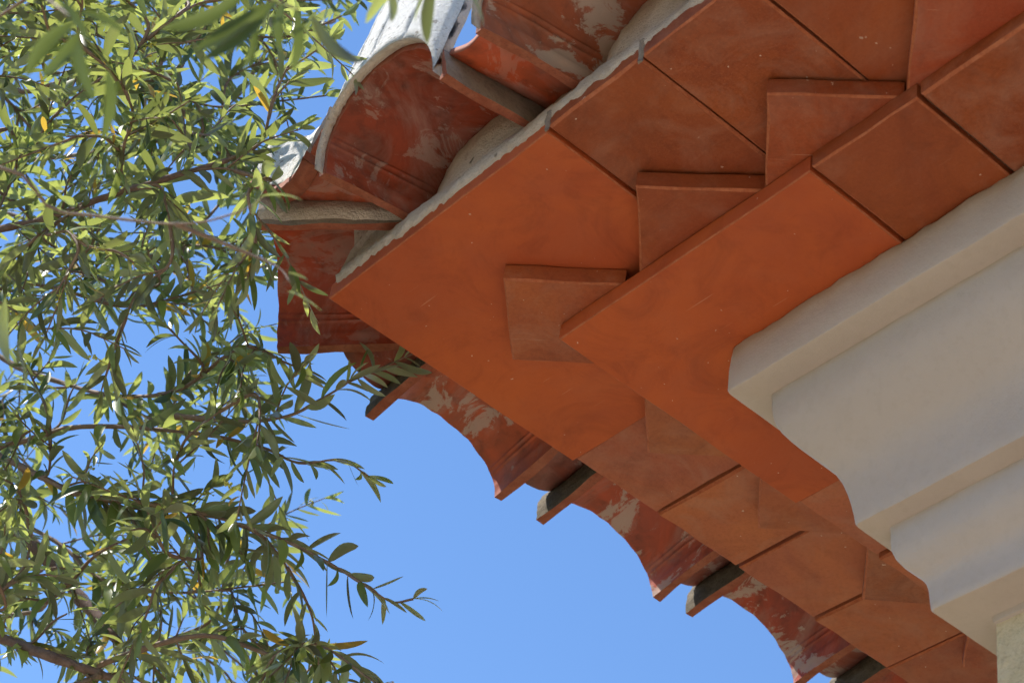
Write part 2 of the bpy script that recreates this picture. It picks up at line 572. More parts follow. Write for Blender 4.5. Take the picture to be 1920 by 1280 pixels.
ZB = .726
A_Y, B_X = -2.10, -2.44
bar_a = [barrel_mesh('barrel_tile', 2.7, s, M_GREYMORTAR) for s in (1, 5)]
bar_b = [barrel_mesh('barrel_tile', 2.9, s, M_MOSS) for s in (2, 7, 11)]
rr = random.Random(4)
CL = [(.20, .038, .018), (.17, .034, .018), (.23, .046, .020)]
A0, AP, B0, BP = -.56, 2.0, -.12, 1.925
na, nb_ = int((LEN - 2) / AP), int((LEN - 2) / BP)
covers_a, covers_b = [], []
for k in range(na):
    o = link('barrel_tile', bar_a[k % 2], roof)
    x = A0 + HW + AP * k + (.02 if k else 0)
    yf = A_Y - (.10 if k == 1 else rr.uniform(0, .06) * (k > 0))
    frame(o, (x, yf, ZB + SL * (yf + OY)), (rr.uniform(-.01, .01), 1), SL)
    o.color = (*([(.165, .036, .018), (.22, .07, .038)][k == 1] if k < 2 else rr.choice(CL)), [.42, .95][k == 1] if k < 2 else rr.uniform(.4, 1))
    covers_a.append((x, yf))
for k in range(nb_):
    o = link('barrel_tile', bar_b[k % 3], roof)
    y = B0 + HW + BP * k
    xf = B_X + rr.uniform(-.05, .06)
    y += rr.uniform(-.03, .03)
    frame(o, (xf, y, ZB + SL * (xf + OX) + rr.uniform(-.02, .02)), (1, rr.uniform(-.03, .03)), SL + rr.uniform(-.02, .015))
    o.color = (*([(.26, .065, .03), (.25, .055, .028), (.22, .042, .022)][min(k, 2)] if k < 4 else rr.choice(CL)), rr.uniform(.8, 1))
    covers_b.append((xf, y))
# hip tile pointing out over the corner
hip_me = barrel_mesh('hip_barrel_tile', 3.0, 9, M_GREYMORTAR)
hip = link('barrel_tile', hip_me, roof)
HIPF = Vector((-1.955, -1.585, .63))
HIPD = Vector((.665, .747, 0))
HM = frame(hip, HIPF, HIPD, .14)
hip.color = (.21, .036, .014, .22)
tag(hip, 'barrel tile pointing outwards over the corner')

def strip_surface(name, left, right, n_across, sag, thick, mats, parent, color, nl=8, seed=0, bias=1.0):
    """channel tile lofted between two lines (front, back), sagging downwards in the middle"""
    V, F, FM = [], [], []
    for lay in (0, 1):
        for j in range(nl + 1):
            t = j / nl
            a = Vector(left[0]).lerp(Vector(left[1]), t)
            b = Vector(right[0]).lerp(Vector(right[1]), t)
            for i in range(n_across + 1):
                s = i / n_across
                P = a.lerp(b, s)
                P.z += -sag * (4 * s * (1 - s)) ** bias + (thick if lay else 0)
                P.z += .012 * nz(P, 3, seed)
                if j == 0:
                    P += (a - Vector(left[1])).normalized() * .03 * nz(P, 4, seed + 2)
                V.append(w(*P))
    m = n_across + 1
    L = (nl + 1) * m
    for j in range(nl):
        for i in range(n_across):
            q = j * m + i
            F.append((q, q + m, q + m + 1, q + 1)); FM.append(0)
            F.append((L + q, L + q + 1, L + q + m + 1, L + q + m)); FM.append(2)
    for i in range(n_across):
        F.append((i, i + 1, L + i + 1, L + i)); FM.append(1)
    for j in range(nl):
        F.append((j * m, L + j * m, L + (j + 1) * m, (j + 1) * m)); FM.append(1)
        q = j * m + n_across
        F.append((q, q + m, L + q + m, L + q)); FM.append(1)
    o = mesh_obj(name, V, F, mats, parent, fmat=FM, smooth=True)
    o.color = color
    return o
CH = [M_CLAY, M_RIM, M_LIME]
# channel tiles in the gaps between the arched ones
for k in range(na - 1):
    x0, x1 = covers_a[k][0] + HW - .10, covers_a[k + 1][0] - HW + .10
    yf = A_Y + .02
    zf = ZB + SL * (yf + OY)
    strip_surface('channel_tile', ((x0, yf, zf + .30), (x0, yf + 2.3, zf + .30 + 2.3 * SL)), ((x1, yf, zf + .30), (x1, yf + 2.3, zf + .30 + 2.3 * SL)),
                  10, .14, .08, CH, roof, (.27, .052, .018, .25), seed=k)
for k in range(nb_ - 1):
    y0, y1 = covers_b[k][1] + HW - .14, covers_b[k + 1][1] - HW + .16
    xf = B_X + .04
    zf = ZB + SL * (xf + OX)
    strip_surface('channel_tile', ((xf, y1, zf + .42), (xf + 2.4, y1, zf + .42 + 2.4 * SL)), ((xf, y0, zf + .42), (xf + 2.4, y0, zf + .42 + 2.4 * SL)),
                  10, .13, .08, CH, roof, (.16, .05, .035, .6), seed=k + 40)
def hip_pt(ang, y, off=0.0):
    a = math.radians(ang)
    hw, rh = HW + off, RH + off
    taper = 1 - .05 * y / 3.0
    P = HM @ (Vector((-hw * math.cos(a) * taper, y, rh * max(0, math.sin(a)) ** .86)) * U)
    return Vector((P.x / U, P.y / U, (P.z - EAVE_Z) / U))
# is the foot on the camera's side at angle 0 or 180 ?  (towards +X,-Y)
SIDE = 0 if hip_pt(2, 0).y < hip_pt(178, 0).y else 180
def hs(a, y, off=0.0):
    return hip_pt(a if SIDE == 0 else 180 - a, y, off)
# channel between hip tile and first front tile, and between hip tile and first side tile
c1x = covers_a[0][0] - HW
zA = lambda y: ZB + SL * (y + OY)
strip_surface('channel_tile', (hs(58, .02, -.02), hs(58, 2.3, -.02)), ((c1x + .05, A_Y - .12, zA(A_Y) + .34), (c1x + .30, A_Y + 2.2, zA(A_Y) + .34 + 2.2 * SL)),
              14, .20, .10, CH, roof, (.25, .06, .026, .35), seed=77)
zBx = lambda x: ZB + SL * (x + OX)
strip_surface('channel_tile', ((B_X + .02, B0 + .15, zBx(B_X) + .36), (B_X + 2.3, B0 + .4, zBx(B_X) + .34 + 2.3 * SL)), (hs(150, .42, -.03), hs(150, 2.5, -.03)),
              14, .22, .10, CH, roof, (.19, .045, .028, .8), seed=81)

# upright lime-washed tiles that stand on the front ends of the front row
def upright(front_pts, up, height, thick, name, mats, color, seed, ribs=(), top_noise=.05):
    NLV = 14
    V, F, FM = [], [], []
    n = len(front_pts)
    for lay in (0, 1):
        for j in range(NLV + 1):
            for i, P0 in enumerate(front_pts):
                t = j / NLV
                P = Vector(P0) + Vector(up) * height * t
                s = i / (n - 1)
                inn = Vector((0, 1, 0))
                d = (.020 * nz(P, 2.5, seed) + .012 * nz(P, 9, seed)) * min(1, t * 6 + .3)
                for c, wd, dep in ribs:
                    d += dep * math.exp(-((s - c) / wd) ** 2) * min(1, t * 10)
                P = P + inn * (d + (thick if lay else 0))
                if j == NLV:
                    P.z += top_noise * nz(P, 3, seed)
                V.append(w(*P))
    L = (NLV + 1) * n
    for j in range(NLV):
        for i in range(n - 1):
            q = j * n + i
            F.append((q, q + 1, q + n + 1, q + n)); FM.append(0)
            F.append((L + q, L + q + n, L + q + n + 1, L + q + 1)); FM.append(1)
        for i in (0, n - 1):
            q = j * n + i
            F.append((q, q + n, L + q + n, L + q)); FM.append(1)
    for i in range(n - 1):
        F.append((i, L + i, L + i + 1, i + 1)); FM.append(1)
        q = NLV * n + i
        F.append((q, q + 1, L + q + 1, L + q)); FM.append(1)
    o = mesh_obj(name, V, F, mats, roof, fmat=FM, smooth=True)
    o.color = color
    return o
UPV = (0, .135, 1)
RIBS = [(.20, .009, .07), (.245, .008, .06), (.285, .008, .06), (.44, .009, .07), (.47, .006, .05), (.66, .010, .06)]
for k in range(min(na, 8)):
    cx, yf = covers_a[k]
    pts = []
    for i in range(181):
        a = math.pi * i / 180
        r_ = HW - .62 * TH
        x = -r_ * math.cos(a)
        z = (RH - .62 * TH) * max(0, math.sin(a)) ** .86
        pts.append((cx + x, yf - .085 - SL * z, zA(yf) + z * .98))
    upright(pts, UPV, 1.7, .075, 'upright_tile', [M_LIME, M_MORTAR], (1, 1, 1, 1), k + 1, RIBS)
# broken stub standing in the channel beside the hip tile
a, b = Vector((-1.50, -2.22, 1.16)), Vector((-.66, -2.22, .86))
pts = []
for i in range(25):
    s = i / 24
    P = a.lerp(b, s)
    P.z -= .16 * 4 * s * (1 - s)
    P.y += .08 * 4 * s * (1 - s)
    pts.append(P)
tag(upright(pts, (.02, .14, 1), .62, .12, 'upright_tile', [M_LIME, M_MORTAR], (1, 1, 1, 1), 33, (), .12), 'broken lime-washed stub of an upright tile')
rimp = [(P.x, P.y - .02, P.z - .085) for P in pts]
upright(rimp, (.02, .14, 1), .09, .16, 'tile_rim', [M_RIM, M_RIM], (1, 1, 1, 1), 35, (), .0)

# ---- mortar
def mortar_strip(side):
    """lumpy bedding between the upper flat course and the barrel tiles"""
    V, F = [], []
    step, L = .03, LEN - 6
    n = int(L / step)
    prof_m = [(.06, .10), (.0, .115), (-.018, .17), (.0, .25), (.02, .32), (.06, .38), (.11, .50), (.4, .62)]
    for j in range(n + 1):
        q = -1.30 + j * step
        far = q > 8
        for i, (d, z) in enumerate(prof_m):
            P = Vector((q, d, z))
            wob = .035 * nz(P, 2.1, 3) + .025 * nz(P, 7.0, 5) + .016 * nz(P, 19.0, 8)
            dd = d - abs(wob) * .6 if i not in (0,) else d
            zz = z + (.045 * nz(P, 1.6, 1) + .035 * nz(P, 6.0, 2) + .04 * nz(P, 17, 2) if i in (1, 2) else .03 * nz(P, 3, 4))
            if side == 'a':
                V.append(w(q, -OY + dd, H1 + zz))
            else:
                V.append(w(-OX + dd, q, H1 + zz))
    m = len(prof_m)
    for j in range(n):
        for i in range(m - 1):
            f = (j * m + i, (j + 1) * m + i, (j + 1) * m + i + 1, j * m + i + 1)
            F.append(f if side == 'a' else f[::-1])
    return mesh_obj('mortar_bed', V, F, M_MORTAR, house, smooth=True)
mortar_strip('a'); mortar_strip('b')

def plug(M, half, rise, y0, seed, skew=0.0):
    """mortar packed into the mouth of a barrel tile; M is the tile frame"""
    V, F = [], []
    NA_, NR = 28, 7
    for r in range(NR + 1):
        t = r / NR
        for i in range(NA_ + 1):
            a = math.pi * i / NA_
            x = -half * math.cos(a) * t
            z = rise * max(0, math.sin(a)) ** .86 * t - .32 * (1 - t)
            y = y0 - .10 * (1 - t) + .14 * t ** 4 + .05 * z + (skew * -x if x < 0 else 0)
            P = Vector((x, y, z))
            P.y += .035 * nz(P, 3, seed) + .02 * nz(P, 9, seed) + .009 * nz(P, 25, seed)
            V.append(M @ (P * U))
    m = NA_ + 1
    for r in range(NR):
        for i in range(NA_):
            F.append((r * m + i, r * m + i + 1, (r + 1) * m + i + 1, (r + 1) * m + i))
    return mesh_obj('mortar_plug', V, F, M_MORTAR, roof, smooth=True)
tiles = [o for o in roof.children if o.name.startswith('barrel_tile')]
bpy.context.view_layer.update()
for i, o in enumerate(tiles):
    if o == hip:
        V, F = [], []
        NX_, NZ_ = 16, 14
        for a_ in range(NX_ + 1):
            for b_ in range(NZ_ + 1):
                x = -1.37 + .62 * a_ / NX_
                top = .78 - .25 * (a_ / NX_) ** 2
                z = H1 + .12 + top * b_ / NZ_
                P = Vector((x, -OY + .03 + .05 * math.sin(3 * b_ / NZ_), z))
                P.y -= .05 * nz(P, 2.5, 6) + .025 * nz(P, 8, 6) + .012 * nz(P, 22, 6)
                P.x += (.05 * nz(P, 3, 8) + .02 * nz(P, 11, 8)) if a_ == 0 else 0
                if a_ == 0:
                    P.y += .03
                V.append(w(*P))
        for a_ in range(NX_):
            for b_ in range(NZ_):
                q = a_ * (NZ_ + 1) + b_
                F.append((q, q + NZ_ + 1, q + NZ_ + 2, q + 1))
        mesh_obj('mortar_plug', V, F, M_MORTAR, roof, smooth=True)
    elif i < na:
        plug(o.matrix_world, HW - TH + .03, RH - TH + .03, A_Y + .92 - covers_a[i][1], i, 0)
    else:
        plug(o.matrix_world, HW - TH + .03, RH - TH + .03, 1.3, i, 0)
# pale mortar smeared over the hip tile's shoulder on the front side
V, F = [], []
NA_, NL_ = 16, 34
for j in range(NL_ + 1):
    y = -.02 + 1.9 * j / NL_
    for i in range(NA_ + 1):
        t = i / NA_
        a = 1.2 + .8 * math.sin(y * 3) + .8 * nz((y, 0, 0), 5, 3) + t * (60 - 9 * y)
        off = .035 + .02 * nz((y, t, 0), 4, 2) - (.045 if i in (0, NA_) else 0)
        V.append(w(*hs(a, y, off)))
for j in range(NL_):
    for i in range(NA_):
        q = j * (NA_ + 1) + i
        f = (q, q + 1, q + NA_ + 2, q + NA_ + 1)
        F.append(f if SIDE == 0 else f[::-1])
mesh_obj('mortar_smear', V, F, M_MORTAR, roof, smooth=True)

# dribbles of mortar at the first joints of the upper course
for j, (x, ht) in enumerate(((CRN - OX, .20), (CRN + 1 - OX, .24), (CRN + 3 - OX, .15))):
    V, F = [], []
    n_ = 7
    for i in range(n_):
        t = i / (n_ - 1)
        hw_ = .035 * (1 - .45 * t) + .012 * nz((i * .7, j, 0), 3)
        for dx, dy in ((-hw_, 0), (-hw_ * .5, -.022), (hw_ * .5, -.022), (hw_, 0)):
            V.append(w(x + dx + .02 * nz((t * 3, j, 1), 1.5), -OY - .005 + dy, H1 + .20 - ht * t))
    for i in range(n_ - 1):
        for k in range(3):
            q = i * 4 + k
            F.append((q, q + 4, q + 5, q + 1))
    F.append(tuple((n_ - 1) * 4 + k for k in range(4)))
    mesh_obj('mortar_dribble', V, F, M_GREYMORTAR, house, smooth=True)

# ------------------------------------------------------------------ the olive tree
LIMBS={"thick":[[[-0.921,-0.485,3.071],[-0.768,-0.352,3.052],[-0.675,-0.277,3.016],[-0.596,-0.22,2.978],[-0.552,-0.137,2.966],[-0.511,-0.03,2.937]],[[-1.497,-0.421,3.624],[-1.347,-0.273,3.594],[-1.22,-0.132,3.546],[-1.16,-0.094,3.503],[-1.11,-0.023,3.429],[-1.021,0.028,3.329]],[[-0.864,-0.671,3.467],[-0.667,-0.59,3.448],[-0.49,-0.523,3.418],[-0.403,-0.493,3.405],[-0.319,-0.472,3.394],[-0.249,-0.419,3.426],[-0.199,-0.381,3.448]]],"thin":[[[-0.838,-0.465,3.361],[-0.695,-0.35,3.269],[-0.629,-0.303,3.225],[-0.569,-0.272,3.187],[-0.456,-0.186,3.161],[-0.369,-0.117,3.123],[-0.304,-0.074,3.081],[-0.247,-0.035,3.034],[-0.236,-0.006,3.025],[-0.219,0.011,3.031]],[[-0.946,-0.413,3.378],[-0.808,-0.317,3.369],[-0.687,-0.263,3.372],[-0.516,-0.174,3.324],[-0.434,-0.121,3.291],[-0.377,-0.094,3.252],[-0.34,-0.056,3.261],[-0.314,-0.029,3.239]],[[-1.094,-0.396,3.68],[-0.928,-0.269,3.604],[-0.795,-0.2,3.533],[-0.582,-0.191,3.424],[-0.443,-0.196,3.406],[-0.382,-0.191,3.384],[-0.336,-0.18,3.344],[-0.324,-0.154,3.339]],[[-0.524,-0.206,3.337],[-0.437,-0.158,3.311],[-0.359,-0.134,3.293],[-0.33,-0.117,3.31],[-0.3,-0.102,3.329],[-0.289,-0.099,3.336]],[[-0.809,-0.46,3.534],[-0.747,-0.42,3.566],[-0.702,-0.36,3.57],[-0.651,-0.275,3.563],[-0.567,-0.245,3.547],[-0.476,-0.217,3.539],[-0.44,-0.183,3.551]],[[-0.828,-0.574,3.89],[-0.671,-0.503,3.84],[-0.516,-0.464,3.808],[-0.491,-0.405,3.794],[-0.446,-0.323,3.784],[-0.385,-0.26,3.801],[-0.338,-0.214,3.815]],[[-1.0,-0.449,3.952],[-0.809,-0.359,3.922],[-0.652,-0.303,3.881],[-0.532,-0.25,3.808],[-0.506,-0.212,3.808],[-0.476,-0.177,3.814]],[[-0.851,-0.616,4.045],[-0.697,-0.512,3.972],[-0.539,-0.438,3.921],[-0.4,-0.376,3.86],[-0.336,-0.295,3.868],[-0.274,-0.254,3.899]],[[-0.642,-0.234,2.944],[-0.563,-0.182,2.985],[-0.473,-0.112,3.023],[-0.388,-0.052,2.989],[-0.313,-0.042,2.977],[-0.257,-0.004,2.93],[-0.209,0.005,2.894]],[[-0.895,-0.238,3.164],[-0.732,-0.205,3.144],[-0.632,-0.208,3.163],[-0.53,-0.187,3.169],[-0.482,-0.152,3.191]],[[-1.183,-0.232,3.494],[-1.023,-0.136,3.431],[-0.914,-0.062,3.335],[-0.779,-0.016,3.281],[-0.643,0.008,3.241],[-0.524,0.012,3.198]],[[-1.205,-0.412,4.039],[-1.032,-0.284,3.968],[-0.896,-0.192,3.885],[-0.764,-0.166,3.841],[-0.647,-0.132,3.777]]],"near":[[[0.267,-0.94,2.881],[0.449,-0.865,2.777],[0.538,-0.833,2.689],[0.559,-0.828,2.659]],[[0.278,-0.953,2.899],[0.475,-0.808,2.84],[0.584,-0.755,2.756],[0.615,-0.725,2.736],[0.628,-0.714,2.727]],[[0.386,-0.753,3.023],[0.507,-0.676,2.936],[0.571,-0.63,2.891],[0.595,-0.6,2.894],[0.61,-0.577,2.893]],[[0.057,-0.779,2.885],[0.187,-0.674,2.864],[0.28,-0.611,2.835],[0.329,-0.585,2.834],[0.37,-0.583,2.825]],[[0.28,-0.611,2.835],[0.305,-0.56,2.826],[0.333,-0.536,2.806],[0.348,-0.528,2.784]]]}
NEAR_LEAVES=[[[0.603,-0.745,2.738],[0.56,-0.78,2.706]],[[0.621,-0.728,2.729],[0.576,-0.761,2.693]],[[0.623,-0.732,2.719],[0.583,-0.755,2.681]],[[0.605,-0.731,2.716],[0.592,-0.726,2.686]],[[0.623,-0.725,2.729],[0.615,-0.712,2.698]],[[0.633,-0.719,2.719],[0.621,-0.7,2.682]],[[0.559,-0.834,2.664],[0.53,-0.842,2.627]],[[0.572,-0.832,2.645],[0.549,-0.839,2.612]],[[0.556,-0.831,2.659],[0.554,-0.8,2.622]],[[0.544,-0.829,2.691],[0.564,-0.803,2.679]],[[0.505,-0.785,2.702],[0.492,-0.762,2.661]],[[0.572,-0.853,2.658],[0.582,-0.829,2.636]],[[0.576,-0.62,2.889],[0.554,-0.625,2.857]],[[0.563,-0.62,2.893],[0.559,-0.607,2.866]],[[0.588,-0.601,2.889],[0.575,-0.601,2.861]],[[0.593,-0.599,2.892],[0.577,-0.584,2.852]],[[0.516,-0.653,2.87],[0.53,-0.603,2.836]],[[0.608,-0.58,2.894],[0.616,-0.553,2.869]],[[0.369,-0.585,2.826],[0.401,-0.567,2.828]],[[0.362,-0.582,2.832],[0.356,-0.582,2.812]],[[0.343,-0.53,2.797],[0.361,-0.518,2.791]],[[0.343,-0.526,2.779],[0.363,-0.501,2.767]],[[0.372,-0.586,2.829],[0.381,-0.599,2.831]],[[0.15,-0.661,2.746],[0.149,-0.633,2.712]],[[0.16,-0.686,2.771],[0.146,-0.653,2.723]]]
